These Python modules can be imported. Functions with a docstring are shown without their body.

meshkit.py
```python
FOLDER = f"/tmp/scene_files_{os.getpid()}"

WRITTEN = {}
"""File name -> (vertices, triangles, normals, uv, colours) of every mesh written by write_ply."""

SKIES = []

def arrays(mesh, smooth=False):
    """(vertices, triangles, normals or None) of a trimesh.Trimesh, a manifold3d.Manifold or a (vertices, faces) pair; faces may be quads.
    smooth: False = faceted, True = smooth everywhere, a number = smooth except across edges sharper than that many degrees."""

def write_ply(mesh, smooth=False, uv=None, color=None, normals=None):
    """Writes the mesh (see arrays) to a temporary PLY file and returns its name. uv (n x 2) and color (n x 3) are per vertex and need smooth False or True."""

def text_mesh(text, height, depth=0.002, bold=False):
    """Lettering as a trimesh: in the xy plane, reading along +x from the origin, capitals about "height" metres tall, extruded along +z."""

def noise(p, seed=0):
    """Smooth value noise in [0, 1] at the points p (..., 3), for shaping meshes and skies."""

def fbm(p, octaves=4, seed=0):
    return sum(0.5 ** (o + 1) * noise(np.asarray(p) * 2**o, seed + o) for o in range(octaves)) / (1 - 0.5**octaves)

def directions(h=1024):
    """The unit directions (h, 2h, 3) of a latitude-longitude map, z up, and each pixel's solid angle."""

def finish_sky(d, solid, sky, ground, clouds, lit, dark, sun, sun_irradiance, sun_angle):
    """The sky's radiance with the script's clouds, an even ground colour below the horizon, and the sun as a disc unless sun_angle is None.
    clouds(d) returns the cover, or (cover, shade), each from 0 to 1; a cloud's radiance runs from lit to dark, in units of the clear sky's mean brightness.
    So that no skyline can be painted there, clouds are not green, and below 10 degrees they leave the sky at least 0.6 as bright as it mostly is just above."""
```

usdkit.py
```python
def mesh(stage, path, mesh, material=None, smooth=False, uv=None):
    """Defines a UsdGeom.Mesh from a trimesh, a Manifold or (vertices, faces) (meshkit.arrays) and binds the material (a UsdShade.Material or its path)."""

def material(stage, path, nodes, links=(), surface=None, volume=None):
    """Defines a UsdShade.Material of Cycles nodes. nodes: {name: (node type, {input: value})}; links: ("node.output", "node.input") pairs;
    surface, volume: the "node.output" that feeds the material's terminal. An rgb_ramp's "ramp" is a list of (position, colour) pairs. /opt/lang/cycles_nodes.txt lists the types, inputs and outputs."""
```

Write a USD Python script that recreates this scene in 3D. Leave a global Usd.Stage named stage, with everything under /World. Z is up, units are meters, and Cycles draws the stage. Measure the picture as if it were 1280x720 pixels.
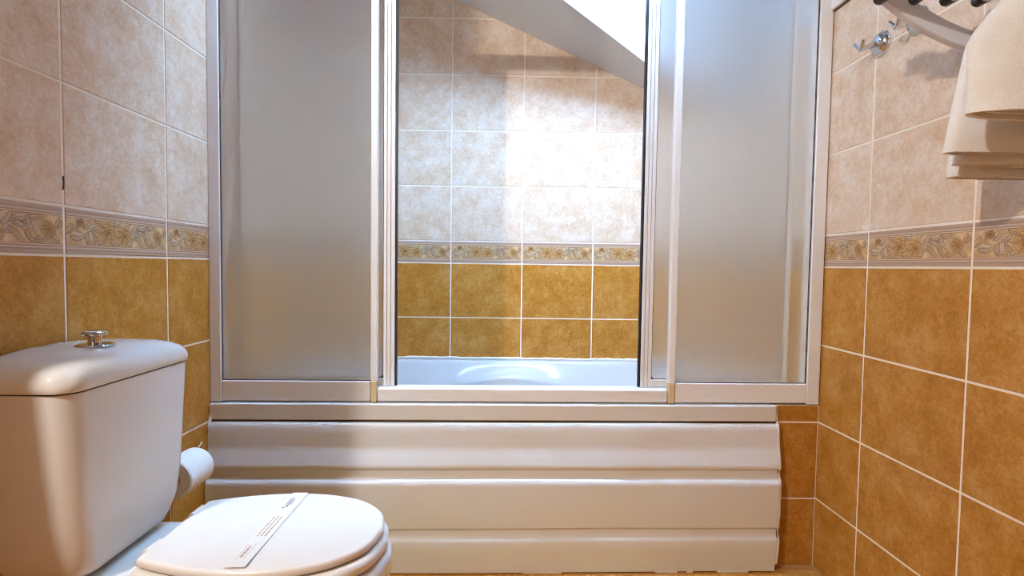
import math, numpy as np, trimesh, usdkit, meshkit
import manifold3d as m3
from pxr import Usd, UsdGeom, UsdLux, UsdShade, Gf, Sdf
from shapely.geometry import Polygon, LineString, box as sbox

rng = np.random.default_rng(7)
stage = Usd.Stage.CreateInMemory()
UsdGeom.SetStageUpAxis(stage, UsdGeom.Tokens.z)
UsdGeom.SetStageMetersPerUnit(stage, 1.0)
UsdGeom.Xform.Define(stage, '/World')

# ------------------------------------------------------------------ camera, light, exposure
W, YB = 1.929, 0.757                                    # room width, tub alcove depth
CAM = (0.9053, -1.6471, 0.9695)
FWD = (0.01642604, 0.99897051, -0.04228611)
RGT = (0.99978319, -0.01586872, 0.0134818)
UPV = (-0.01279689, 0.04249839, 0.99901458)
cam = UsdGeom.Camera.Define(stage, '/World/camera')
cam.CreateFocalLengthAttr(18.303); cam.CreateHorizontalApertureAttr(36.0); cam.CreateVerticalApertureAttr(20.25)
cam.CreateClippingRangeAttr(Gf.Vec2f(0.02, 100))
cam.CreateExposureAttr(0.12)
cam.AddTransformOp().Set(Gf.Matrix4d(*RGT, 0, *UPV, 0, *[-c for c in FWD], 0, *CAM, 1))

sky = UsdLux.DomeLight.Define(stage, '/World/sky')      # overcast daylight, enters by the roof window
sky.CreateColorAttr(Gf.Vec3f(0.36, 0.61, 1.0)); sky.CreateIntensityAttr(15.0)
bulb = UsdLux.SphereLight.Define(stage, '/World/ceiling_bulb')   # warm bulb in the entry, left behind the camera
bulb.CreateRadiusAttr(0.035); bulb.CreateColorAttr(Gf.Vec3f(1.0, 0.975, 0.94)); bulb.CreateIntensityAttr(2700.0)
bulb.AddTranslateOp().Set(Gf.Vec3d(-0.35, -2.0, 2.15))

# ------------------------------------------------------------------ helpers
def s2l(*c):
    c = np.asarray(c, float) / 255.0
    return np.where(c <= 0.04045, c / 12.92, ((c + 0.055) / 1.055) ** 2.4)
def T3(c): return tuple(float(x) for x in c)

used = {}
def numbered(parent, name):
    k = used.get((parent, name), 0); used[(parent, name)] = k + 1
    return name if k == 0 else f'{name}_{k:03d}'
def tag(p, label=None, cat=None, group=None, kind=None):
    for k, v in (('label', label), ('category', cat), ('group', group), ('kind', kind)):
        if v: p.SetCustomDataByKey(k, v)
    return p
def thing(name, label, cat, loc=(0, 0, 0), rotz=0, group=None, kind=None):
    x = UsdGeom.Xform.Define(stage, '/World/' + numbered('/World', name))
    x.AddTranslateOp().Set(Gf.Vec3d(*map(float, loc)))
    if rotz: x.AddRotateZOp().Set(float(rotz))
    return tag(x.GetPrim(), label, cat, group, kind)
def obj(name, mesh, mat, parent=None, smooth=False, label=None):
    base = str(parent.GetPath()) if parent else '/World'
    p = usdkit.mesh(stage, base + '/' + numbered(base, name), mesh, mat, smooth=smooth).GetPrim()
    if label: tag(p, label)
    return p
def cat(*ms): return trimesh.util.concatenate([m if isinstance(m, trimesh.Trimesh) else tri(m) for m in ms])
def tri(mf):
    m = mf.to_mesh(); return trimesh.Trimesh(m.vert_properties[:, :3], m.tri_verts, process=False)
def bx(x0, x1, y0, y1, z0, z1):
    m = trimesh.creation.box([x1 - x0, y1 - y0, z1 - z0]); m.apply_translation([(x0 + x1) / 2, (y0 + y1) / 2, (z0 + z1) / 2]); return m
def rbx(x0, x1, y0, y1, z0, z1, r=0.002):
    """Box with chamfered edges."""
    pts = []
    for sx, X in ((1, x0), (-1, x1)):
        for sy, Y in ((1, y0), (-1, y1)):
            for sz, Z in ((1, z0), (-1, z1)):
                pts += [[X, Y + sy * r, Z + sz * r], [X + sx * r, Y, Z + sz * r], [X + sx * r, Y + sy * r, Z]]
    return trimesh.convex.convex_hull(np.array(pts))
def frame_from(axis):
    a = np.asarray(axis, float); a /= np.linalg.norm(a)
    h = np.array([0, 0, 1.0]) if abs(a[2]) < .9 else np.array([1.0, 0, 0])
    u = np.cross(h, a); u /= np.linalg.norm(u); return u, np.cross(a, u), a
def lathe(profile, axis=(0, 0, 1), at=(0, 0, 0), n=40):
    """profile: (radius, height) pairs; a closed solid about axis."""
    m = trimesh.creation.revolve(np.array(profile, float), sections=n)
    u, v, a = frame_from(axis); M = np.eye(4); M[:3, 0], M[:3, 1], M[:3, 2], M[:3, 3] = u, v, a, at
    m.apply_transform(M); m.fix_normals(); return m
def loft(rings, cap=True):
    """rings: list of (n,3) closed loops -> closed mesh."""
    rings = [np.asarray(r, float) for r in rings]; n = len(rings[0]); V = np.vstack(rings); F = []
    i = np.arange(n); j = (i + 1) % n
    for k in range(len(rings) - 1):
        a, b = k * n, (k + 1) * n
        F += [np.stack([a + i, a + j, b + j], 1), np.stack([a + i, b + j, b + i], 1)]
    F = np.vstack(F)
    if cap:
        c0, c1 = len(V), len(V) + 1; V = np.vstack([V, rings[0].mean(0), rings[-1].mean(0)]); o = (len(rings) - 1) * n
        F = np.vstack([F, np.stack([np.full(n, c0), j, i], 1), np.stack([np.full(n, c1), o + i, o + j], 1)])
    m = trimesh.Trimesh(V, F, process=False)
    if cap and m.volume < 0: m.invert()
    return m
def tube(path, r, n=16):
    """Round tube along a path with closed ends; r scalar or per point."""
    P = np.asarray(path, float); r = np.broadcast_to(np.asarray(r, float), len(P)); rings = []
    t = np.gradient(P, axis=0); t /= np.linalg.norm(t, axis=1, keepdims=True)
    u, v, _ = frame_from(t[0]); a = np.linspace(0, 2 * np.pi, n, endpoint=False)
    for p, d, q in zip(P, t, r):
        u = u - d * (u @ d); u /= np.linalg.norm(u); v = np.cross(d, u)
        rings.append(p + q * (np.cos(a)[:, None] * u + np.sin(a)[:, None] * v))
    return loft(rings)
def bez(p, n=24):
    """Catmull-Rom through the points."""
    p = np.asarray(p, float); q = np.vstack([2 * p[0] - p[1], p, 2 * p[-1] - p[-2]]); out = []
    for k in range(1, len(q) - 2):
        t = np.linspace(0, 1, n, endpoint=k == len(q) - 3)[:, None]
        a, b, c, e = q[k - 1:k + 3]
        out.append(.5 * (2 * b + (c - a) * t + (2 * a - 5 * b + 4 * c - e) * t ** 2 + (3 * b - a - 3 * c + e) * t ** 3))
    return np.vstack(out)
def extrude(poly, h):
    return cat(*[trimesh.creation.extrude_polygon(g, h, engine='earcut') for g in getattr(poly, 'geoms', [poly])])
def place(m, ex, ey, ez, o=(0, 0, 0)):
    M = np.eye(4); M[:3, 0], M[:3, 1], M[:3, 2], M[:3, 3] = ex, ey, ez, o
    m = m.copy(); m.apply_transform(M)
    if np.linalg.det(M[:3, :3]) < 0: m.invert()
    return m
def rrect(cx, cy, hx, hy, r, z, n=10):
    r = min(r, hx, hy); out = []
    for sx, sy, a0 in ((1, 1, 0), (-1, 1, 90), (-1, -1, 180), (1, -1, 270)):
        a = np.radians(np.linspace(a0, a0 + 90, n)); out.append(np.stack([cx + sx * (hx - r) + r * np.cos(a), cy + sy * (hy - r) + r * np.sin(a)], 1))
    o = np.vstack(out); return np.column_stack([o, np.full(len(o), z)])

# ------------------------------------------------------------------ materials
def mat(name, nodes, links, surface): return usdkit.material(stage, '/World/Looks/' + name, nodes, links, surface=surface)
def plain(name, rgb, rough=.4, metallic=0., bump=None, **kw):
    n = {'p': ('principled_bsdf', {'base_color': T3(s2l(*rgb)), 'roughness': rough, 'metallic': metallic, **kw})}; l = []
    if bump:
        sc, dist = bump
        n.update(g=('geometry', {}), n=('noise_texture', {'scale': sc, 'detail': 3.0}), b=('bump', {'distance': dist, 'strength': 1.0}))
        l = [('g.position', 'n.vector'), ('n.fac', 'b.height'), ('b.normal', 'p.normal')]
    return mat(name, n, l, 'p.BSDF')
def tile_mat(name, dark, mid, light, rough=.36):
    n = {'g': ('geometry', {}), 'o': ('object_info', {}), 'os': ('math', {'math_type': 'multiply', 'value2': 37.0}),
         'c': ('combine_xyz', {}), 'ad': ('mix', {'mix_type': 'add', 'fac': 1.0}),
         'n1': ('noise_texture', {'scale': 13.0, 'detail': 7.0, 'roughness': .68}),
         'n2': ('noise_texture', {'scale': 70.0, 'detail': 5.0, 'roughness': .7, 'distortion': 1.2}),
         'mx': ('mix_float', {'fac': .46}),
         'r': ('rgb_ramp', {'ramp': [(.34, T3(s2l(*dark))), (.49, T3(s2l(*mid))), (.66, T3(s2l(*light)))]}),
         'b': ('bump', {'distance': .0006, 'strength': .35}),
         'n3': ('noise_texture', {'scale': 12.0, 'detail': 2.0}),
         'p': ('principled_bsdf', {'roughness': rough, 'specular_ior_level': .36})}
    l = [('o.random', 'os.value1'), ('os.value', 'c.x'), ('os.value', 'c.z'), ('g.position', 'ad.color1'), ('c.vector', 'ad.color2'),
         ('ad.color', 'n1.vector'), ('ad.color', 'n2.vector'), ('n1.fac', 'mx.a'), ('n2.fac', 'mx.b'), ('mx.result', 'r.fac'), ('r.color', 'p.base_color'),
         ('ad.color', 'n3.vector'), ('n3.fac', 'b.height'), ('b.normal', 'p.normal')]
    return mat(name, n, l, 'p.BSDF')
M = {}
M['tile_light'] = tile_mat('tile_light', (206, 166, 126), (222, 194, 166), (236, 224, 212))
M['tile_dark'] = tile_mat('tile_dark', (155, 97, 22), (185, 124, 44), (206, 155, 88))
M['tile_floor'] = tile_mat('tile_floor', (168, 106, 36), (194, 132, 54), (212, 160, 94), .3)
M['grout'] = plain('grout', (244, 234, 220), .8, bump=(300, .0004))
M['plaster'] = plain('plaster', (226, 226, 226), .85, bump=(160, .0016))
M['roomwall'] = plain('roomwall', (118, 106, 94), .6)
M['border'] = mat('border', {'a': ('attribute', {'attribute': 'print'}), 'p': ('principled_bsdf', {'roughness': .2})}, [('a.color', 'p.base_color')], 'p.BSDF')
M['frame'] = plain('frame', (240, 238, 235), .28, bump=(14, .0002))
M['frame_yellow'] = plain('frame_yellow', (226, 202, 160), .4)
M['seal'] = plain('seal', (26, 26, 34), .5)
M['gasket'] = plain('gasket', (92, 80, 68), .6)
M['acrylic'] = plain('acrylic', (226, 221, 213), .10, bump=(5.5, .004))
M['tubin'] = plain('tubin', (206, 205, 204), .14)
M['ceramic'] = plain('ceramic', (224, 220, 214), .07, bump=(4.0, .0012))
M['plastic'] = plain('plastic', (236, 230, 222), .22)
M['caulk'] = plain('caulk', (232, 226, 214), .6)
M['grime'] = plain('grime', (62, 46, 32), .8)
M['chrome'] = plain('chrome', (214, 216, 220), .06, metallic=1.0)
M['darkcap'] = plain('darkcap', (40, 32, 28), .35)
M['rackwhite'] = plain('rackwhite', (224, 220, 222), .35)
M['paper'] = plain('paper', (232, 229, 224), .75)
M['paper_roll'] = plain('paper_roll', (240, 234, 228), .9, bump=(220, .0006))
M['card'] = plain('card', (176, 150, 120), .9)
M['print_brown'] = plain('print_brown', (196, 160, 132), .8)
M['print_grey'] = plain('print_grey', (120, 110, 106), .8)
M['terry'] = plain('terry', (246, 240, 233), .95, bump=(520, .0022), sheen_weight=.3)
M['glass_clear'] = mat('glass_clear', {'f': ('fresnel', {'IOR': 1.45}), 't': ('transparent_bsdf', {}), 'g': ('glossy_bsdf', {'roughness': 0.0}), 'm': ('mix_closure', {})},
                       [('f.fac', 'm.fac'), ('t.BSDF', 'm.closure1'), ('g.BSDF', 'm.closure2')], 'm.closure')
# etched glass: the face that a ray enters by scatters it, the far face lets it out
M['frosted'] = mat('frosted', {
    'g': ('geometry', {}), 'rf': ('glass_bsdf', {'distribution': 'multi_ggx', 'roughness': .66, 'IOR': 1.15, 'color': (.97, .99, 1.0)}), 'tl': ('translucent_bsdf', {'color': (.90, .95, 1.0)}),
    'n': ('noise_texture', {'scale': 260.0, 'detail': 2.0}), 'b': ('bump', {'distance': .0010, 'strength': .25}),
    'm1': ('mix_closure', {'fac': .30}), 'df': ('diffuse_bsdf', {'color': (.9, .92, .95)}), 'm0': ('mix_closure', {'fac': .15}),
    'tp': ('transparent_bsdf', {}), 'm3': ('mix_closure', {})},
    [('g.position', 'n.vector'), ('n.fac', 'b.height'), ('b.normal', 'rf.normal'), ('tl.BSDF', 'm0.closure1'), ('df.BSDF', 'm0.closure2'), ('rf.BSDF', 'm1.closure1'), ('m0.closure', 'm1.closure2'),
     ('g.backfacing', 'm3.fac'), ('m1.closure', 'm3.closure1'), ('tp.BSDF', 'm3.closure2')], 'm3.closure')

# ------------------------------------------------------------------ setting: tiled walls
TW, ZB, BH, TH = .3275, .9791, .1015, .2508
ZROWS = [ZB - k * TH for k in range(4, 0, -1)] + [ZB, ZB + BH] + [ZB + BH + k * TH for k in range(1, 7)]
J = .0028                                                # half of a joint
def border_print(nu=236, nv=74):
    """Printed border: striped edges, roses and leaves. Flat colours of the print per grid point."""
    u, v = np.meshgrid(np.linspace(0, 1, nu), np.linspace(0, 1, nv), indexing='ij')
    x, y = u * 3.28, v                                    # in units of the border's height
    C = np.empty(u.shape + (3,)); C[:] = (204, 165, 120)
    nz = meshkit.fbm(np.stack([x * 4, y * 4, x * 0], -1), 3, 5)[..., None]; C += (nz - .5) * np.array([56, 54, 56])
    wx = (meshkit.noise(np.stack([x * 9, y * 9, x * 0], -1), 1) - .5) * .05; wy = (meshkit.noise(np.stack([x * 9, y * 9, x * 0 + 4], -1), 2) - .5) * .05
    X, Y = x + wx, y + wy
    def blend(m, c):
        m = np.clip(m, 0, 1)[..., None]; C[:] = C * (1 - m) + np.asarray(c, float) * m
    dark = (112, 74, 50)
    def leaf(cx, cy, L, w, ang, fill):
        a = np.radians(ang); p, q = (X - cx) * np.cos(a) + (Y - cy) * np.sin(a), -(X - cx) * np.sin(a) + (Y - cy) * np.cos(a)
        q = q + .25 * w * np.sin(p / L * 2.2); t = p / L; half = w * np.clip(1 - t * t, 0, 1) ** .7 * (1 - .3 * t)
        dd = half - np.abs(q); ins = (np.abs(t) < 1) * 1.0
        blend(ins * (dd > -.012) * np.clip(1 + dd / .012, 0, 1) * (.35 + .5 * meshkit.noise(np.stack([X * 6, Y * 6, X * 0], -1), 4)), dark)
        f = np.asarray(fill, float) * (.93 + .10 * np.clip(q / w, -1, 1) + .07 * t)[..., None]
        m = (ins * np.clip((dd - .004) / .014, 0, 1))[..., None]; C[:] = C * (1 - m) + f * m
        blend(ins * (dd > 0) * np.exp(-(q / .010) ** 2) * .65 * (t < .7), dark)
        blend(ins * (dd > .01) * np.clip(np.sin((p + np.abs(q) * .9) * 75) - .55, 0, 1) * .5, dark)
    def petal(cx, cy, ox, oy, r, lo, hi):
        d = np.hypot(X - cx, Y - cy); k = np.clip(d / r, 0, 1)
        far = np.clip(np.hypot(X - ox, Y - oy) / (np.hypot(cx - ox, cy - oy) + r), 0, 1)[..., None]
        blend((d < r + .012) * np.clip((r + .012 - d) / .010, 0, 1) * .75, (124, 82, 44))
        f = np.asarray(lo, float) * (1 - far ** 2) + np.asarray(hi, float) * far ** 2
        m = np.clip((r - d) / .010, 0, 1)[..., None]; C[:] = C * (1 - m) + f * m
    def rose(cx, cy, r, tone=1.0):
        lo, hi = np.array([140, 90, 40.]) * tone, np.array([220, 180, 124.]) * tone
        for ring, n, pr, ph in ((.68, 7, .40, .2), (.46, 6, .36, .7), (.28, 5, .30, .1), (.14, 4, .22, .5)):
            for k in range(n):
                a = 2 * math.pi * k / n + ph; petal(cx + ring * r * math.cos(a), cy + ring * r * math.sin(a), cx, cy, pr * r, lo, hi)
        petal(cx, cy, cx + .02, cy - .02, .16 * r, lo * .9, hi * .92)
    lil, tan_ = (211, 182, 148), (212, 174, 128)
    for a in [(.32, .40, .22, .11, 20, lil), (.62, .36, .17, .13, -70, lil), (.30, .68, .15, .08, 100, tan_), (.55, .68, .16, .08, 60, lil), (.78, .62, .15, .09, 40, lil), (.12, .55, .16, .07, 70, tan_), (.70, .26, .16, .06, 8, tan_),
              (.85, .38, .15, .09, -30, tan_), (1.05, .25, .18, .08, 10, lil), (1.32, .74, .15, .07, 75, tan_), (1.50, .76, .14, .08, 50, lil), (1.38, .24, .16, .06, -10, tan_), (.92, .74, .16, .06, -20, tan_),
              (1.98, .66, .26, .13, 62, lil), (2.14, .50, .24, .11, 40, lil), (2.28, .36, .28, .12, -30, tan_), (2.34, .72, .20, .10, 30, lil), (2.52, .60, .2, .1, -55, lil), (2.30, .56, .16, .06, 10, lil), (3.16, .66, .14, .06, 80, tan_),
              (2.62, .74, .15, .07, 20, tan_), (2.55, .32, .22, .09, -40, tan_), (1.86, .30, .16, .07, 20, lil), (3.05, .30, .16, .07, -30, tan_), (2.76, .28, .18, .06, 14, tan_)]: leaf(*a)
    rose(.40, .70, .10, .92); rose(1.16, .52, .28); rose(1.68, .45, .25); rose(2.90, .50, .17, .95)
    band = (v < .185) | (v > .815); C[band] = (192, 160, 136)
    dv = np.abs(v - .5)
    for at, w, col in ((.312, .007, (120, 84, 62)), (.326, .009, (238, 212, 174)), (.347, .010, (146, 110, 88)), (.385, .014, (206, 178, 154)), (.42, .010, (150, 116, 96)), (.455, .018, (176, 146, 124))):
        blend(np.exp(-((dv - at) / w) ** 2), col)
    return C
PRINT = border_print()
def border_mesh(u0, u1, v0, v1, f0, f1):
    """Border tile showing the print's columns f0..f1 (0..1), gently embossed, with chamfered rim."""
    nu, nv = PRINT.shape[:2]; i0, i1 = int(round(f0 * (nu - 1))), int(round(f1 * (nu - 1)))
    P = PRINT[i0:i1 + 1]; nu = len(P)
    U, V = np.meshgrid(np.linspace(u0 + .0012, u1 - .0012, nu), np.linspace(v0 + .0012, v1 - .0012, nv), indexing='ij')
    lum = P.mean(-1); z = (lum - 150) / 100 * .0007
    verts = np.stack([U, V, z], -1).reshape(-1, 3); idx = np.arange(nu * nv).reshape(nu, nv)
    F = np.vstack([np.stack([idx[:-1, :-1].ravel(), idx[1:, :-1].ravel(), idx[1:, 1:].ravel()], 1), np.stack([idx[:-1, :-1].ravel(), idx[1:, 1:].ravel(), idx[:-1, 1:].ravel()], 1)])
    rim = np.concatenate([idx[:, 0], idx[-1, 1:], idx[-2::-1, -1], idx[0, -2:0:-1]]); n = len(rim)
    c = verts[rim].copy(); mid = np.array([(u0 + u1) / 2, (v0 + v1) / 2])
    s = np.sign(c[:, :2] - mid) * (np.abs(c[:, :2] - mid) > np.array([(u1 - u0) / 2 - .0015, (v1 - v0) / 2 - .0015]))
    low = c.copy(); low[:, :2] += s * .0012; low[:, 2] = -.0014; bot = low.copy(); bot[:, 2] = -.006
    k = len(verts); verts = np.vstack([verts, low, bot]); i = np.arange(n); j = (i + 1) % n
    F = np.vstack([F] + [np.vstack([np.stack([a[i], b[i], b[j]], 1), np.stack([a[i], b[j], a[j]], 1)]) for a, b in ((rim, k + i), (k + i, k + n + i))])
    col = np.vstack([P.reshape(-1, 3), P.reshape(-1, 3)[rim], P.reshape(-1, 3)[rim]])
    return trimesh.Trimesh(verts, F, process=False), s2l(*col.T).T
def chamfer_tile(poly):
    c = .0012; out = []
    inner = poly.buffer(-c, join_style=2)
    if inner.is_empty or inner.geom_type != 'Polygon' or len(inner.exterior.coords) != len(poly.exterior.coords):
        m = trimesh.creation.extrude_polygon(poly, .006, engine='earcut'); m.apply_translation([0, 0, -.006]); return m
    a = np.array(poly.exterior.coords)[:-1]; b = np.array(inner.exterior.coords)[:-1]
    b = np.array([b[np.argmin(((b - p) ** 2).sum(1))] for p in a])
    ring = lambda q, z: np.column_stack([q, np.full(len(q), z)])
    return loft([ring(a, -.006), ring(a, -.0012), ring(b, 0)])
def wall(name, label, ex, ey, ez, o, u0, u1, zt, phase, region, zfloor=0.0, thick=.1):
    """Tiled wall in plane coordinates (u, z); region: shapely polygon the wall fills; phase: a vertical joint."""
    t = thing(name, label, 'wall', kind='structure')
    g = extrude(region, thick); g.apply_translation([0, 0, -thick - .0016]); obj('grout', place(g, ex, ey, ez, o), M['grout'], t)
    k0 = math.floor((u0 - phase) / TW) - 1
    for r in range(len(ZROWS) - 1):
        z0, z1 = ZROWS[r], ZROWS[r + 1]; bord = abs(z0 - ZB) < 1e-6
        for k in range(k0, k0 + int((u1 - u0) / TW) + 4):
            a, b = phase + k * TW, phase + (k + 1) * TW
            cell = sbox(a + J, z0 + J, b - J, z1 - J).intersection(region.buffer(-J * .5, join_style=2))
            if cell.is_empty or cell.geom_type != 'Polygon' or cell.area < 4e-4: continue
            if bord:
                c0, _, c1, _ = cell.bounds; f0, f1 = (c0 - a) / TW, (c1 - a) / TW
                if ez[0] < -.5 or ez[1] > .5 : pass
                flip = FLIP[name]
                if flip: f0, f1 = 1 - f1, 1 - f0
                m, col = border_mesh(c0, c1, z0 + J, z1 - J, max(f0, 0), min(f1, 1))
                if flip: m.vertices[:, 0] = c0 + c1 - m.vertices[:, 0]; m.invert()
                p = obj('border_tile', place(m, ex, ey, ez, o), M['border'], t, smooth=True)
                UsdGeom.PrimvarsAPI(UsdGeom.Mesh(p)).CreatePrimvar('print', Sdf.ValueTypeNames.Color3fArray, 'vertex').Set([Gf.Vec3f(*map(float, c)) for c in col])
            else:
                cell = cell.simplify(1e-5)
                obj('tile', place(chamfer_tile(cell), ex, ey, ez, o), M['tile_dark' if z1 < ZB + .01 else 'tile_light'], t)
    return t
# in left and right walls u is +y, seen from the room: left wall reads with y, right wall against y
FLIP = {'wall_left': False, 'wall_right': True, 'wall_back': False}
ZC = lambda x: np.minimum(1.613 + .438 * (W - x), 2.45)
X_, Y_, Z_ = (1, 0, 0), (0, 1, 0), (0, 0, 1)
wl = wall('wall_left', 'left bathroom wall of sand and brown tiles with a rose border', Y_, Z_, X_, (0, 0, 0), -1.15, YB, 2.46, -.5561, sbox(-1.15, 0, YB + .02, 2.46))
wr = wall('wall_right', 'right bathroom wall of sand and orange brown tiles behind hooks and towels', Y_, Z_, (-1, 0, 0), (W, 0, 0), -2.7, YB, 1.79, -.522, sbox(-2.7, 0, YB + .02, 1.79))
wb = wall('wall_back', 'back wall of sand and brown tiles above the bathtub', X_, Z_, (0, -1, 0), (0, YB, 0), 0, W, 2.46, .6618,
          Polygon([(0, .3), (W, .3), (W, ZC(W) + .01), (0.02, ZC(.02) + .01), (0, 2.46)]))
chip = Polygon([(-.0018, -.015), (.0016, -.013), (.0021, .002), (.0008, .014), (-.0014, .012), (-.0006, 0)])
obj('chipped_joint', place(trimesh.creation.extrude_polygon(chip, .0016, engine='earcut'), Y_, Z_, X_, (-.0012, -.5562, 1.128)), M['grime'], wl, label='dark chip in the pale joint')
# tiled pier and ledge at the foot of the tub
wf = thing('wall_front', 'narrow brown tiled pier between bathtub panel and right wall', 'wall', kind='structure')
obj('grout', bx(1.789, W + .02, .0018, YB, 0, .5325), M['grout'], wf)
for z0, z1 in ((0, ZROWS[1]), (ZROWS[1], ZROWS[2]), (ZROWS[2], .534)):
    obj('tile', place(chamfer_tile(sbox(1.790, z0 + J, W - .003, z1 - J)), X_, Z_, (0, -1, 0), (0, 0, 0)), M['tile_dark'], wf)
# floor: tiles of 33 cm
fl = thing('floor', 'orange brown tiled bathroom floor', 'floor', kind='structure')
obj('grout', bx(-1.4, W + .1, -2.8, YB, -.08, -.0016), plain('grout_floor', (170, 134, 92), .8), fl)
for i in range(-4, 6):
    for j in range(-8, 1):
        c = sbox(.0105 + .3275 * i + J * .6 + .282, -.02 + .3275 * (j) + J * .6, .0105 + .3275 * (i + 1) - J * .6 + .282, -.02 + .3275 * (j + 1) - J * .6).intersection(sbox(-1.38, -2.7, W - .002, -.0))
        if c.is_empty or c.area < 5e-4: continue
        obj('tile', place(chamfer_tile(c), X_, Y_, Z_), M['tile_floor'], fl)
# entry behind the camera
we = thing('wall_rear', 'plain cream wall behind the camera', 'wall', kind='structure')
obj('plaster', bx(-1.4, W + .1, -2.8, -2.7, 0, 2.6), M['roomwall'], we)
ws = thing('wall_entry', 'plain cream entry wall left of the camera', 'wall', kind='structure')
obj('plaster', cat(bx(-1.4, -1.3, -2.7, -1.04, 0, 2.6), bx(-1.3, -.1016, -1.14, -1.04, 0, 2.6)), M['roomwall'], ws)

# ceiling: slope falling to the right, opened by a splayed shaft under the roof window
Y_DIAG = lambda x: .739 - .4816 * (W - x)
SHX, SHF = .06, -.30
hole = Polygon([(W + .1, Y_DIAG(W + .1)), (SHX, Y_DIAG(SHX)), (SHX, SHF), (W + .1, SHF)])
def sheet(poly, zf, th):
    """Slab over a plan polygon, its underside at zf(x, y)."""
    m = extrude(poly, 1.0); v = m.vertices; lo = v[:, 2] < .5
    z = zf(v[:, 0], v[:, 1]); v[:, 2] = np.where(lo, z, z + th); m.vertices = v; return m
cl = thing('ceiling', 'white sloping plaster ceiling above the bathtub', 'ceiling', kind='structure')
plan = sbox(-1.4, SHF, W + .1, YB + .1).difference(hole)
low = plan.intersection(sbox(.018, -3, 3, 3)); high = plan.intersection(sbox(-1.4, -3, .018, 3))
obj('slope', sheet(low, lambda x, y: ZC(x), .06), M['plaster'], cl)
obj('flat', bx(-1.4, .018, SHF, YB + .1, 2.45, 2.5), M['plaster'], cl)
obj('flat', cat(sheet(sbox(-1.4, -2.8, .2, SHF), lambda x, y: 2.45 + 0 * x, .05), sheet(sbox(.2, -2.8, W + .1, SHF), lambda x, y: 2.45 - .38 * (x - .2), .05)), M['roomwall'], cl)
ROOF = lambda x, y: 2.26 + .24 * (.97 - x) + .45 * (y + .10)
dx_, dy_ = W + .1 - SHX, Y_DIAG(W + .1) - Y_DIAG(SHX); ln = math.hypot(dx_, dy_)
diag = Polygon([(SHX, Y_DIAG(SHX)), (W + .1, Y_DIAG(W + .1)), (W + .1 - .06 * dy_ / ln, Y_DIAG(W + .1) + .06 * dx_ / ln), (SHX - .06 * dy_ / ln, Y_DIAG(SHX) + .06 * dx_ / ln)])
def wallband(poly, zlo, zhi):
    m = extrude(poly, 1.0); v = m.vertices; lo = v[:, 2] < .5; v[:, 2] = np.where(lo, zlo(v[:, 0]), zhi(v[:, 0], v[:, 1])); m.vertices = v; return m
obj('shaft', cat(wallband(diag, lambda x: ZC(x), lambda x, y: ROOF(x, y) + .02), wallband(sbox(SHX - .06, SHF - .06, SHX, Y_DIAG(SHX) + .02), lambda x: ZC(x), lambda x, y: ROOF(x, y) + .02),
                 wallband(sbox(SHX - .06, SHF - .06, W + .1, SHF), lambda x: np.minimum(2.45 - .38 * (x - .2), ROOF(x, 0) - .02), lambda x, y: ROOF(x, y) + .02), bx(W, W + .1, SHF, YB, 1.79, 3.1)), M['plaster'], cl)
WX0, WX1, WY0, WY1 = .08, 1.72, -.27, .32
obj('roof_slope', sheet(sbox(SHX - .06, SHF - .06, W + .1, YB + .1).difference(sbox(WX0, WY0, WX1, WY1)), ROOF, .06), M['plaster'], cl)
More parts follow.
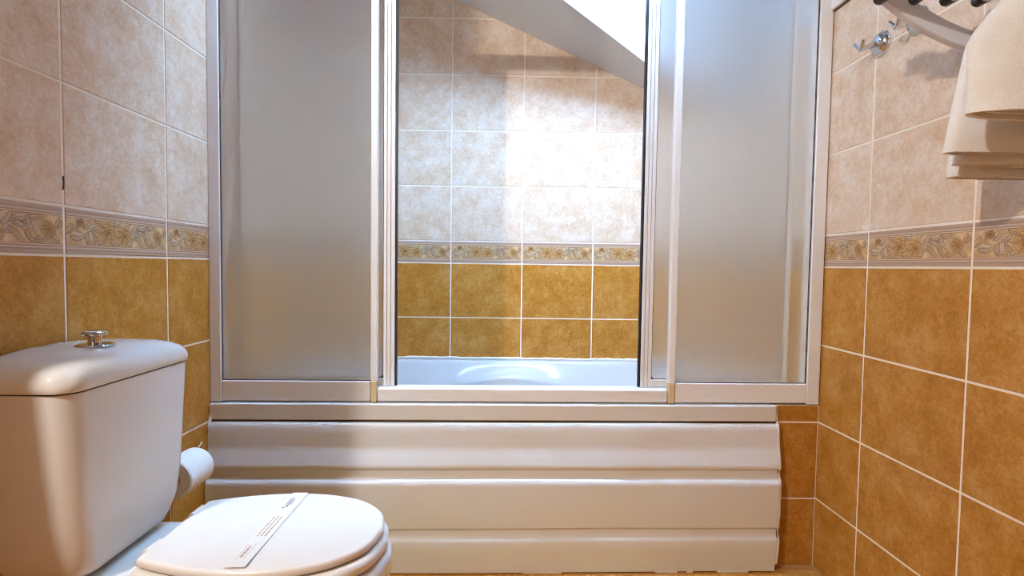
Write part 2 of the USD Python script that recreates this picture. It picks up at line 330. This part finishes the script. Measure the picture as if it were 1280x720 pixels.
w1 = thing('window_1', 'roof window letting daylight down over the bathtub', 'window', kind='structure')
obj('window_frame', sheet(sbox(WX0, WY0, WX1, WY1).difference(sbox(WX0 + .03, WY0 + .03, WX1 - .03, WY1 - .03)), lambda x, y: ROOF(x, y) + .01, .06), M['frame'], w1)
obj('pane', sheet(sbox(WX0 + .03, WY0 + .03, WX1 - .03, WY1 - .03), lambda x, y: ROOF(x, y) + .03, .004), M['glass_clear'], w1)
t1 = thing('trim_1', 'white moulding along the top of the right wall beside the shower frame', 'trim', kind='structure')
obj('moulding', rbx(W - .014, W - .0002, -.60, .0, 1.779, 1.83, .003), M['frame'], t1)
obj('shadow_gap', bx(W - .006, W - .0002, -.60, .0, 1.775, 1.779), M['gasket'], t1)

# ------------------------------------------------------------------ bathtub
TUBX1 = 1.786
def skew(m):
    """The tub stands slightly out of square: its left end reaches 3 cm further into the room."""
    v = m.vertices.copy(); k = np.clip(1 - v[:, 1] / YB, 0, 1.1); v[:, 1] += (-.030 + .0155 * v[:, 0]) * k; m.vertices = v; return m
tub = thing('bathtub', 'white acrylic bathtub with a ribbed front panel built in between tiled walls', 'bathtub')
def tring(inset, z, r, bump=0., zb=0., x0=.003, x1=TUBX1 - .001, y0=0.0, y1=YB - .004, n=30):
    cx, cy, hx, hy = (x0 + x1) / 2, (y0 + y1) / 2, (x1 - x0) / 2 - inset, (y1 - y0) / 2 - inset * .75
    a = []
    for sx, sy, a0 in ((1, 1, 0), (-1, 1, 90), (-1, -1, 180), (1, -1, 270)):
        t = np.radians(np.linspace(a0, a0 + 90, 9)); a.append(np.stack([cx + sx * (hx - r) + r * np.cos(t), cy + sy * (hy - r) + r * np.sin(t)], 1))
        nx = [(1, 1, -1, 1), (-1, 1, -1, -1), (-1, -1, 1, -1), (1, -1, 1, 1)][[(1, 1), (-1, 1), (-1, -1), (1, -1)].index((sx, sy))]
        p, q = a[-1][-1], np.array([cx + nx[2] * (hx - r) if nx[1] == nx[3] else cx + nx[2] * hx, cy + nx[3] * hy if nx[1] == nx[3] else cy + nx[3] * (hy - r)])
        s = np.linspace(0, 1, n + 2)[1:-1, None]; a.append(p + (q - p) * s)
    P = np.vstack(a); g = np.exp(-((P[:, 0] - .93) / .22) ** 2) * np.clip((np.abs(P[:, 1] - cy) / hy - .6) / .3, 0, 1)
    P = P.copy(); P[:, 1] -= np.sign(P[:, 1] - cy) * bump * g
    return np.column_stack([P, z + zb * g])
rings = [tring(.0, .480, .012), tring(-.0, .526, .012), tring(.002, .533, .012), tring(.008, .5365, .012), tring(.050, .5365, .06), tring(.058, .535, .07), tring(.066, .528, .08),
         tring(.078, .510, .09, .0), tring(.110, .462, .11, .01, .03), tring(.128, .430, .12, .03, .058), tring(.134, .415, .12, .032, .055), tring(.160, .30, .13, .02, .03), tring(.190, .19, .14), tring(.23, .14, .14), tring(.33, .125, .03)]
shell = loft(rings, cap=False)
n_ = len(rings[0]); Vs = np.vstack([shell.vertices, rings[-1].mean(0)]); i_ = np.arange(n_); o_ = (len(rings) - 1) * n_
shell = trimesh.Trimesh(Vs, np.vstack([shell.faces, np.stack([o_ + i_, o_ + (i_ + 1) % n_, np.full(n_, len(Vs) - 1)], 1)]), process=False)
obj('tub_shell', skew(shell), M['tubin'], tub, smooth=38)
prof = bez([(.0, .4775), (-.010, .4755), (-.017, .468), (-.020, .452), (-.0215, .42), (-.0235, .395), (-.031, .365), (-.035, .346), (-.0335, .337), (-.0285, .3325), (-.0275, .326), (-.0285, .312), (-.032, .305), (-.039, .299), (-.0425, .290), (-.043, .27),
            (-.043, .215), (-.041, .160), (-.0395, .151), (-.034, .1455), (-.032, .140), (-.0325, .128), (-.035, .121), (-.040, .115), (-.042, .106), (-.0415, .085), (-.038, .06), (-.033, .03), (-.030, .004)], 8)
xs = np.linspace(.004, TUBX1 - .002, 60)
wob = lambda x, z: .0012 * np.sin(x * 5.1 + z * 9) + .0009 * np.sin(x * 11.7 + 2 - z * 15)
G = np.array([[(x, p[0] + wob(x, p[1]), p[1]) for p in prof] for x in xs]); B_ = G.copy(); B_[:, :, 1] = .012
nx_, np_ = G.shape[:2]; ring = [np.vstack([G[k], B_[k][::-1]]) for k in range(nx_)]
panel = skew(loft(ring)); obj('front_panel', panel, M['acrylic'], tub, smooth=40)
obj('rim_apron', skew(rbx(.003, TUBX1 - .001, -.012, .004, .4815, .5345, .004)), M['acrylic'], tub)
obj('joint', skew(bx(.003, TUBX1, -.0085, .01, .4765, .4822)), M['grime'], tub, label='dark grimy joint under the rim')
def bead(path, r, seed):
    P = bez(path, 40); rr = r * (.7 + .9 * meshkit.fbm(P * 30 + seed, 2, seed)); P = P + (meshkit.noise(P * 45, seed)[:, None] - .5) * r * .8; return tube(P, rr, 8)
obj('caulk', bead([(.003, YB - .003, .5385), (.6, YB - .003, .540), (1.2, YB - .003, .539), (1.785, YB - .003, .541)], .0055, 3), M['caulk'], tub, label='white silicone bead along the back wall')
edge = [(TUBX1 + .0025, y * .9, z) for y, z in prof[::12]]
obj('caulk', bead([(TUBX1 + .001, .000, .53), (TUBX1 + .001, -.004, .485)] + edge, .0050, 5), M['caulk'], tub, label='ragged silicone bead at the right end of the panel')
obj('caulk', bead([(.003, -.036, .53), (.003, -.045, .42), (.003, -.055, .30), (.003, -.06, .2), (.003, -.055, .02)], .0045, 8), M['caulk'], tub, label='silicone bead at the left end of the panel')
obj('plinth', skew(bx(.01, TUBX1 - .004, -.020, .01, .0, .010)), M['grime'], tub, label='dark gap under the panel')
for a, b in ((.98, 1.10), (1.40, 1.47), (1.50, 1.52), (1.60, 1.70)):
    obj('mortar_smear', skew(bx(a, b, -.030, -.020, .0002, .005)), M['caulk'], tub)

# ------------------------------------------------------------------ shower enclosure (turned with the tub's front edge)
ROT = math.degrees(math.atan(.0155))
se = thing('shower_enclosure', 'white framed sliding shower screen with frosted panes standing on the bathtub rim', 'shower screen', (0.0005, -.034, 0), ROT)
Z0, ZT = .5375, 1.985
XR = 1.925
def stile_profile(x0, x1, y0, y1, z0, z1, grooves=(), r=.0025, gd=.004, gw=.003):
    """Vertical bar with rounded corners and grooves in the face at y0."""
    p = sbox(x0, y0, x1, y1).buffer(-r).buffer(r)
    for g in grooves: p = p.difference(sbox(g - gw / 2, y0 - .01, g + gw / 2, y0 + gd))
    m = extrude(p, z1 - z0); m.apply_translation([0, 0, z0]); return m
obj('wall_stile', stile_profile(0, .0335, 0, .055, Z0, ZT), M['frame'], se, smooth=30)
obj('wall_stile', stile_profile(XR - .0405, XR, 0, .055, Z0, ZT), M['frame'], se, smooth=30)
obj('header', rbx(.0335, XR - .0405, 0, .055, ZT - .045, ZT, .003), M['frame'], se)
obj('track', cat(rbx(.514, 1.432, .0, .055, Z0 + .002, .5815, .003), bx(.034, .514, .024, .055, Z0 + .002, .575), bx(1.432, 1.884, .024, .055, Z0 + .002, .575)), M['frame'], se)
obj('bottom_rail', rbx(.0345, .4915, .002, .022, Z0 + .002, .603, .0025), M['frame'], se)
obj('bottom_rail', rbx(1.4565, 1.884, .002, .022, Z0 + .002, .603, .0025), M['frame'], se)
for x0, x1 in ((.4935, .5125), (1.4335, 1.4555)):
    obj('joiner_stile', stile_profile(x0, x1, -.002, .021, .6035, ZT - .046), M['frame'], se, smooth=30)
    obj('end_cap', rbx(x0 + .001, x1 - .001, -.003, .021, Z0 + .001, .6025, .002), M['frame_yellow'], se, label='yellowed plastic end cap')
for x0, x1 in ((.0335, .4935), (1.4555, XR - .0405)):
    obj('fixed_pane', bx(x0, x1, .010, .014, .603, ZT - .046), M['frosted'], se)
    obj('gasket', cat(bx(x0 + .001, x1 - .001, .006, .010, .6031, .6055), bx(x0 + .0002 if x0 < 1 else x1 - .0035, x0 + .0025 if x0 < 1 else x1 - .0005, .006, .0099, .6056, ZT - .046)), M['gasket'], se)
def sliding(x_in, x_out, s, label):
    """Sliding leaf behind the fixed pane; x_in its free edge, s = +1 when the opening lies to its right."""
    d = UsdGeom.Xform.Define(stage, str(se.GetPath()) + '/' + numbered(str(se.GetPath()), 'sliding_door')).GetPrim(); tag(d, label)
    y0, y1 = .029, .047; zb, zt = .5835, ZT - .046
    a, b = sorted((x_in - s * .006, x_in - s * .042)); g = [a + .011, a + .023]
    obj('stile', stile_profile(a, b, y0, y1, zb, zt, g), M['frame'], d, smooth=30)
    a2, b2 = sorted((x_out, x_out + s * .016)); obj('stile', stile_profile(a2, b2, y0, y1, zb, zt), M['frame'], d, smooth=30)
    obj('seal', bx(*sorted((x_in, x_in - s * .0058)), y0 + .001, y1 - .001, zb, zt), M['seal'], d, label='black rubber seal strip')
    l, r = (b2, a) if s > 0 else (b, a2)
    obj('rail', rbx(l, r, y0, y1, zb, .608, .002), M['frame'], d)
    # glazing with rounded lower corners and a thin dark gasket
    pane = sbox(l + .0005, .6085, r - .0005, zt).buffer(-.0001)
    gl = extrude(pane, .004); obj('pane', place(gl, X_, Z_, (0, -1, 0), (0, y0 + .012, 0)), M['frosted'], d)
    ring = sbox(l, .608, r, zt + .1); ring = ring.difference(ring.buffer(-.013).buffer(.011))
    obj('gasket', place(extrude(ring.intersection(sbox(l, .6, r, zt)), .003), X_, Z_, (0, -1, 0), (0, y0 + .0075, 0)), M['gasket'], d)
sliding(.568, .062, 1, 'left sliding leaf pushed behind the left frosted pane')
sliding(1.3455, 1.833, -1, 'right sliding leaf pushed behind the right frosted pane')

# ------------------------------------------------------------------ toilet
to = thing('toilet', 'white close-coupled ceramic toilet with closed lid against the left wall', 'toilet')
CY = -.622
def cis(z, x1, y0, y1, r, x0=.012):
    return rrect((x0 + x1) / 2, (y0 + y1) / 2, (x1 - x0) / 2, (y1 - y0) / 2, r, z)
obj('cistern', loft([cis(.398, .150, -.715, -.525, .03), cis(.401, .165, -.733, -.512, .035), cis(.412, .177, -.746, -.500, .035), cis(.43, .182, -.755, -.488, .035), cis(.46, .186, -.763, -.474, .035), cis(.52, .189, -.773, -.465, .035),
                     cis(.60, .191, -.780, -.458, .035), cis(.70, .193, -.788, -.452, .035), cis(.7455, .194, -.791, -.450, .035)]), M['ceramic'], to, smooth=40)
obj('joint', loft([cis(.7450, .190, -.787, -.454, .033), cis(.7485, .190, -.787, -.454, .033)]), M['grime'], to)
obj('cistern_lid', loft([cis(.748, .194, -.792, -.449, .035), cis(.749, .197, -.795, -.446, .036), cis(.760, .1985, -.7965, -.4445, .038), cis(.772, .1965, -.794, -.447, .042), cis(.783, .190, -.787, -.453, .045),
                         cis(.792, .176, -.773, -.467, .05), cis(.798, .156, -.752, -.488, .05), cis(.8015, .132, -.722, -.518, .05), cis(.803, .105, -.68, -.56, .03)]), M['ceramic'], to, smooth=60)
fb = obj('flush_button', lathe([(0, 0), (.031, 0), (.032, .0015), (.030, .004), (.020, .006), (.0125, .007), (.0115, .009), (.0115, .020), (.013, .021), (.0195, .0215), (.0215, .024), (.0215, .027), (.019, .030), (.012, .032), (0, .0325)], at=(.108, -.622, .8025), n=48), M['chrome'], to, smooth=35, label='chrome pull knob')
def dee(off, z, x0=.255, n=40, k=1.0):
    """Outline of the seat: straight hinge edge, swelling sides, round front."""
    P = bez([(x0, .118), (.30, .134), (.37, .152), (.45, .160), (.53, .152), (.605, .122), (.658, .068), (.676, 0)], 12)
    half = P; full = np.vstack([half, half[-2::-1] * [1, -1]]); poly = Polygon(full)
    if off: poly = poly.buffer(off, join_style=1) if off > 0 else poly.buffer(off, join_style=1)
    else: poly = poly.buffer(-.015).buffer(.015)
    ex = LineString(poly.exterior.coords); L = ex.length; 
    start = ex.project(__import__('shapely').Point(x0 + .2, 1)); pts = [ex.interpolate((start + t * L) % L) for t in np.linspace(0, 1, 160, endpoint=False)]
    a = np.array([[p.x, p.y + CY] for p in pts]); return np.column_stack([a, np.full(len(a), z)])
def soft(z0, z1, off, r=.006, dome=0.):
    R = []
    for t in np.linspace(0, 90, 6): R.append(dee(off - r + r * math.sin(math.radians(t)) - .0001, z0 + r - r * math.cos(math.radians(t))))
    for t in np.linspace(90, 0, 7): R.append(dee(off - r + r * math.sin(math.radians(t)) - .0001, z1 - r + r * math.cos(math.radians(t))))
    for i_, z_ in ((.03, .3), (.07, .8), (.10, 1.0)): R.append(dee(off - r - i_, z1 + dome * z_))
    return loft(R)
obj('seat_lid', soft(.4255, .4440, -.004, .008, .002), M['plastic'], to, smooth=50)
obj('seat', soft(.3960, .4225, .005, .011), M['plastic'], to, smooth=50)
for sg in (-1, 1):
    hb = m3.Manifold.hull(m3.Manifold.cylinder(.04, .009, .009, 24).rotate([90, 0, 0]).translate([.262, CY + sg * .07 + .02, .436]) + m3.Manifold.cube([.016, .03, .01]).translate([.254, CY + sg * .07 - .015, .389]))
    obj('hinge', tri(hb), M['plastic'], to, smooth=30)
def bowl_ring(z, s, sx, off=0.):
    b = dee(.004, z); c = np.array([.42, CY]); b[:, :2] = c + (b[:, :2] - c) * [sx, s] + [off, 0]; return b
obj('bowl', loft([bowl_ring(.002, .60, .72, -.05), bowl_ring(.03, .58, .70, -.05), bowl_ring(.12, .58, .68, -.05), bowl_ring(.22, .72, .76, -.04), bowl_ring(.30, .90, .92, -.012), bowl_ring(.345, 1.0, 1.0, .004), bowl_ring(.375, 1.02, 1.02, .004), bowl_ring(.388, 1.01, 1.01, .003), bowl_ring(.3935, .97, .98, .0)]), M['ceramic'], to, smooth=50)
def shelf(z, g): return rrect(.165, CY, .145 - g, .128 - g, .03, z)
obj('bowl_shelf', loft([rrect(.2, CY, .09, .08, .03, .05), rrect(.18, CY, .12, .10, .03, .25), shelf(.34, 0), shelf(.382, 0), shelf(.389, .003), shelf(.392, .009)]), M['ceramic'], to, smooth=45)
# paper band lying across the closed lid
pb = thing('paper_band', 'white paper hygiene band with small brown print lying across the toilet lid', 'paper band')
ys = np.linspace(-.176, .176, 60); zt = lambda y: .4462 + .0016 * np.clip(1 - np.abs(y) / .10, 0, 1) 
def band_z(y):
    h = np.abs(y); return np.where(h < .150, .4464, .4464 - np.clip((h - .150) / .012, 0, 1) ** 2 * .006)
def strip(x0, x1, y0, y1, z_off, th, n=40, mod=None):
    y = np.linspace(y0, y1, n); z = band_z(y) + z_off; a = np.column_stack([np.full(n, x0), y + CY, z]); b = np.column_stack([np.full(n, x1), y + CY, z + (0 if mod is None else mod(y))])
    R = [np.array([a[k], b[k], b[k] + [0, 0, th], a[k] + [0, 0, th]]) for k in range(n)]; return loft(R)
lift = lambda y: .0005 + .0005 * np.sin(y * 40)
obj('band', strip(.433, .468, -.147, .147, .0004, .0005, mod=lift), M['paper'], pb)
def dashes(x, y0, y1, h, seed, mat_):
    r = np.random.default_rng(seed); y = y0; bits = []
    while y < y1:
        L = min(r.uniform(.004, .011), y1 - y); k = (x - .433) / .035
        bits.append(strip(x, x + h, y, y + L,   .0010 + k * .0006 + .0003, .0002, 3)); y += L + .0022
    return cat(*bits)
for q, x in enumerate((.4395, .4470, .4545)): obj('printed_line', dashes(x, -.045, .035, .0030, 11 + q, 0), M['print_brown'], pb)
obj('printed_line', dashes(.4440, -.118, -.078, .0045, 21, 0), M['print_brown'], pb)
obj('printed_box', cat(strip(.4385, .4390, -.122, -.072, .0014, .0002, 6), strip(.4530, .4535, -.122, -.072, .0024, .0002, 6)), M['print_brown'], pb)
obj('printed_emblem', cat(strip(.441, .4425, .085, .118, .0016, .0002, 6), strip(.4455, .4470, .080, .122, .0018, .0002, 6), strip(.450, .4515, .085, .112, .0020, .0002, 6), strip(.4430, .4500, .076, .079, .0018, .0002, 3), strip(.4380, .4440, .070, .073, .0014, .0002, 3)), M['print_grey'], pb)
# toilet roll behind the cistern
RC = np.array([.062, 0, .408])
tr = thing('toilet_roll', 'white toilet paper roll hanging on the left wall behind the toilet', 'toilet roll')
def ringtube(ro, ri, y0, y1):
    c = .003; return lathe([(ri, y0), (ro - c, y0), (ro, y0 + c), (ro, y1 - c), (ro - c, y1), (ri, y1), (ri, y0)], axis=Y_, at=RC, n=64)
obj('paper', ringtube(.050, .0205, -.320, -.215), M['paper_roll'], tr, smooth=35)
obj('core', ringtube(.0203, .0190, -.3195, -.2155), M['card'], tr, smooth=35)
rh = thing('roll_holder', 'chrome wire holder on the left wall carrying the toilet roll', 'toilet roll holder')
obj('backplate', lathe([(0, 0), (.022, 0), (.022, .003), (.016, .007), (0, .008)], axis=X_, at=(.0005, -.345, .43), n=32), M['chrome'], rh, smooth=35)
obj('wire', tube(bez([(.006, -.345, .43), (.03, -.345, .43), (.056, -.342, .424), (.062, -.328, .420), (.062, -.30, .4195), (.062, -.26, .4195), (.062, -.213, .4195), (.062, -.203, .423), (.062, -.200, .432)], 8), .0028, 10), M['chrome'], rh, smooth=60)
tp = bez([(.070, -.222, .457), (.074, -.217, .464), (.078, -.214, .473)], 6)
obj('paper_tip', tube(tp, .0016, 8), M['paper_roll'], tr)

# ------------------------------------------------------------------ robe hooks on the right wall
def hook(y, z, label):
    t = thing('robe_hook', label, 'hook', (W, y, z))
    obj('rosette', lathe([(0, 0), (.0325, 0), (.0335, .002), (.033, .005), (.0308, .006), (.0295, .009), (.0255, .015), (.018, .0195), (.009, .021), (0, .021)], axis=(-1, 0, 0), at=(-.0003, 0, 0), n=48), M['chrome'], t, smooth=30)
    a = np.array([-.016, 0, 0]); b = np.array([-.062, 0, -.018])
    obj('stem', tube([a, a + (b - a) * .9, b], [.0075, .0075, .0070], 20), M['chrome'], t, smooth=40)
    for s in (-1, 1):
        e = b + np.array([.004, 0, 0]); obj('prong', tube([e, e + np.array([-.006, s * .018, .021])], .0052, 16), M['chrome'], t, smooth=40)
hook(-.218, 1.588, 'chrome double-pronged robe hook on the right wall, nearest the shower screen')
hook(-.346, 1.590, 'chrome double-pronged robe hook partly hidden by the white curved bracket of the towel rack')

# ------------------------------------------------------------------ towel rack and towels
rk = thing('towel_rack', 'white towel rack with curved bracket and dark-ended rods high on the right wall', 'towel rack')
RZ, RY = 1.527, -.585
for x in (1.668, 1.738, 1.806, 1.872):
    r = obj('rod', tube([(x, RY, RZ), (x, -1.2, RZ)], .0115, 20), M['rackwhite'], rk, smooth=40)
    obj('rod_cap', lathe([(0, 0), (.0125, 0), (.0128, .002), (.0128, .020), (.010, .024), (0, .025)], axis=Y_, at=(x, RY - .002, RZ), n=28), M['darkcap'], r, smooth=35)
br = bez([(1.600, RY + .025, 1.580), (1.640, RY + .025, 1.570), (1.676, RY + .025, 1.549), (1.712, RY + .025, 1.524), (1.743, RY + .025, 1.502), (1.783, RY + .025, 1.480), (1.829, RY + .025, 1.460), (1.877, RY + .025, 1.445), (1.928, RY + .025, 1.434)], 8)
def ribbon(path, w, h, r=.004):
    """Flat bar of rounded section swept in the xz plane: h across, w along y."""
    P = np.asarray(path); t = np.gradient(P, axis=0); t /= np.linalg.norm(t, axis=1, keepdims=True); nrm = np.stack([-t[:, 2], 0 * t[:, 0], t[:, 0]], 1)
    sec = rrect(0, 0, w / 2, h / 2, r, 0, 4); return loft([p + s * 0 + sec[:, :1] * np.array([0, 1.0, 0]) + sec[:, 1:2] * n for p, n, s in zip(P, nrm, range(len(P)))])
obj('bracket', ribbon(br, .020, .036), M['rackwhite'], rk, smooth=50)
br2 = br.copy(); br2[:, 1] = -1.22
obj('bracket', ribbon(br2, .020, .036), M['rackwhite'], rk, smooth=50)
obj('wall_rail', rbx(W - .012, W - .0003, -1.24, RY + .05, 1.545, 1.575, .003), M['rackwhite'], rk)

def folded(layers, zt, flare, seed, du):
    """A folded towel: every layer is a hairpin of cloth in plan, hanging from zt to its own hem; flare(x, y, z) moves the points."""
    ms = []
    for pts, zb, th in layers:
        pl = LineString(bez(pts, 8)).buffer(th / 2, join_style=1, cap_style=1, quad_segs=4).simplify(.0004)
        nz = 46; c = np.array(pl.exterior.coords)[:-1]
        ex = LineString(np.vstack([c, c[:1]])); n = int(ex.length / .006); c = np.array([ex.interpolate(t, True).coords[0] for t in np.linspace(0, 1, n, endpoint=False)])
        m = trimesh.creation.extrude_polygon(Polygon(c), 1.0, engine='earcut')
        zs = np.concatenate([[0, .004, .012], np.linspace(.03, 1, nz)])
        R = [np.column_stack([c, np.full(len(c), zb + (zt - zb) * s)]) for s in zs]
        side = loft(R, cap=False); cap_v = np.array(m.vertices); 
        top = m.faces[(np.array(m.face_normals)[:, 2] > .9)]; bot = m.faces[(np.array(m.face_normals)[:, 2] < -.9)]
        vb = cap_v.copy(); vb[:, 2] = zb; vt = cap_v.copy(); vt[:, 2] = zt
        s_ = cat(side if side.volume > 0 or True else side, trimesh.Trimesh(vb, bot, process=False), trimesh.Trimesh(vt, top, process=False)); s_.merge_vertices(); s_.fix_normals(); ms.append(s_)
    m = cat(*ms); v = m.vertices.copy(); v = flare(v)
    v += (meshkit.fbm(v * 14, 3, seed)[:, None] - .5) * np.array([.010, .012, .006]); m.vertices = v; return m
def flare_big(v):
    x, y, z = v.T; s = np.clip((z - 1.15) / .35, 0, 1)
    xl = 1.672 + .075 * s ** 1.15 + .13 * np.clip((s - .62) / .38, 0, 1) ** 1.5      # left edge draws in towards the top
    k = (x - 1.672) / (W - .012 - 1.672); x2 = xl + k * (W - .012 - xl)
    return np.column_stack([x2, y + .015 * s, z])
XW = W - .02
big = folded([([(XW, -.735), (1.80, -.738), (1.70, -.736), (1.683, -.728), (1.70, -.720), (1.80, -.718), (XW, -.716)], 1.180, .0075),
              ([(XW, -.704), (1.80, -.704), (1.745, -.702), (1.73, -.694), (1.75, -.686), (1.82, -.684), (XW, -.682)], 1.166, .0085),
              ([(XW, -.668), (1.84, -.668), (1.768, -.666), (1.755, -.656), (1.775, -.646), (1.84, -.644), (XW, -.642)], 1.150, .0085)], 1.500, flare_big, 4, 0)
bt = obj('bath_towel', big, M['terry'], smooth=50); tag(bt, 'larger cream bath towel folded in layers, hanging behind the smaller towel', 'towel', 'folded towels on the rack')
def flare_small(v):
    x, y, z = v.T; s = np.clip((z - 1.22) / .28, 0, 1); xl = 1.652 + .15 * np.clip((s - .42) / .58, 0, 1) ** 1.3
    k = (x - 1.652) / (W - .03 - 1.652); return np.column_stack([xl + k * (W - .03 - xl), y + .010 * s, z])
XV = W - .035
small = folded([([(XV, -.838), (1.75, -.834), (1.69, -.826), (1.657, -.806), (1.68, -.786), (1.74, -.774), (XV, -.770)], 1.226, .0075),
                ([(XV, -.818), (1.77, -.816), (1.70, -.812), (1.680, -.803), (1.70, -.794), (1.76, -.790), (XV, -.788)], 1.232, .006)], 1.500, flare_small, 9, 0)
st = obj('hand_towel', small, M['terry'], smooth=50); tag(st, 'smaller cream hand towel folded over the front of the larger towel', 'towel', 'folded towels on the rack')
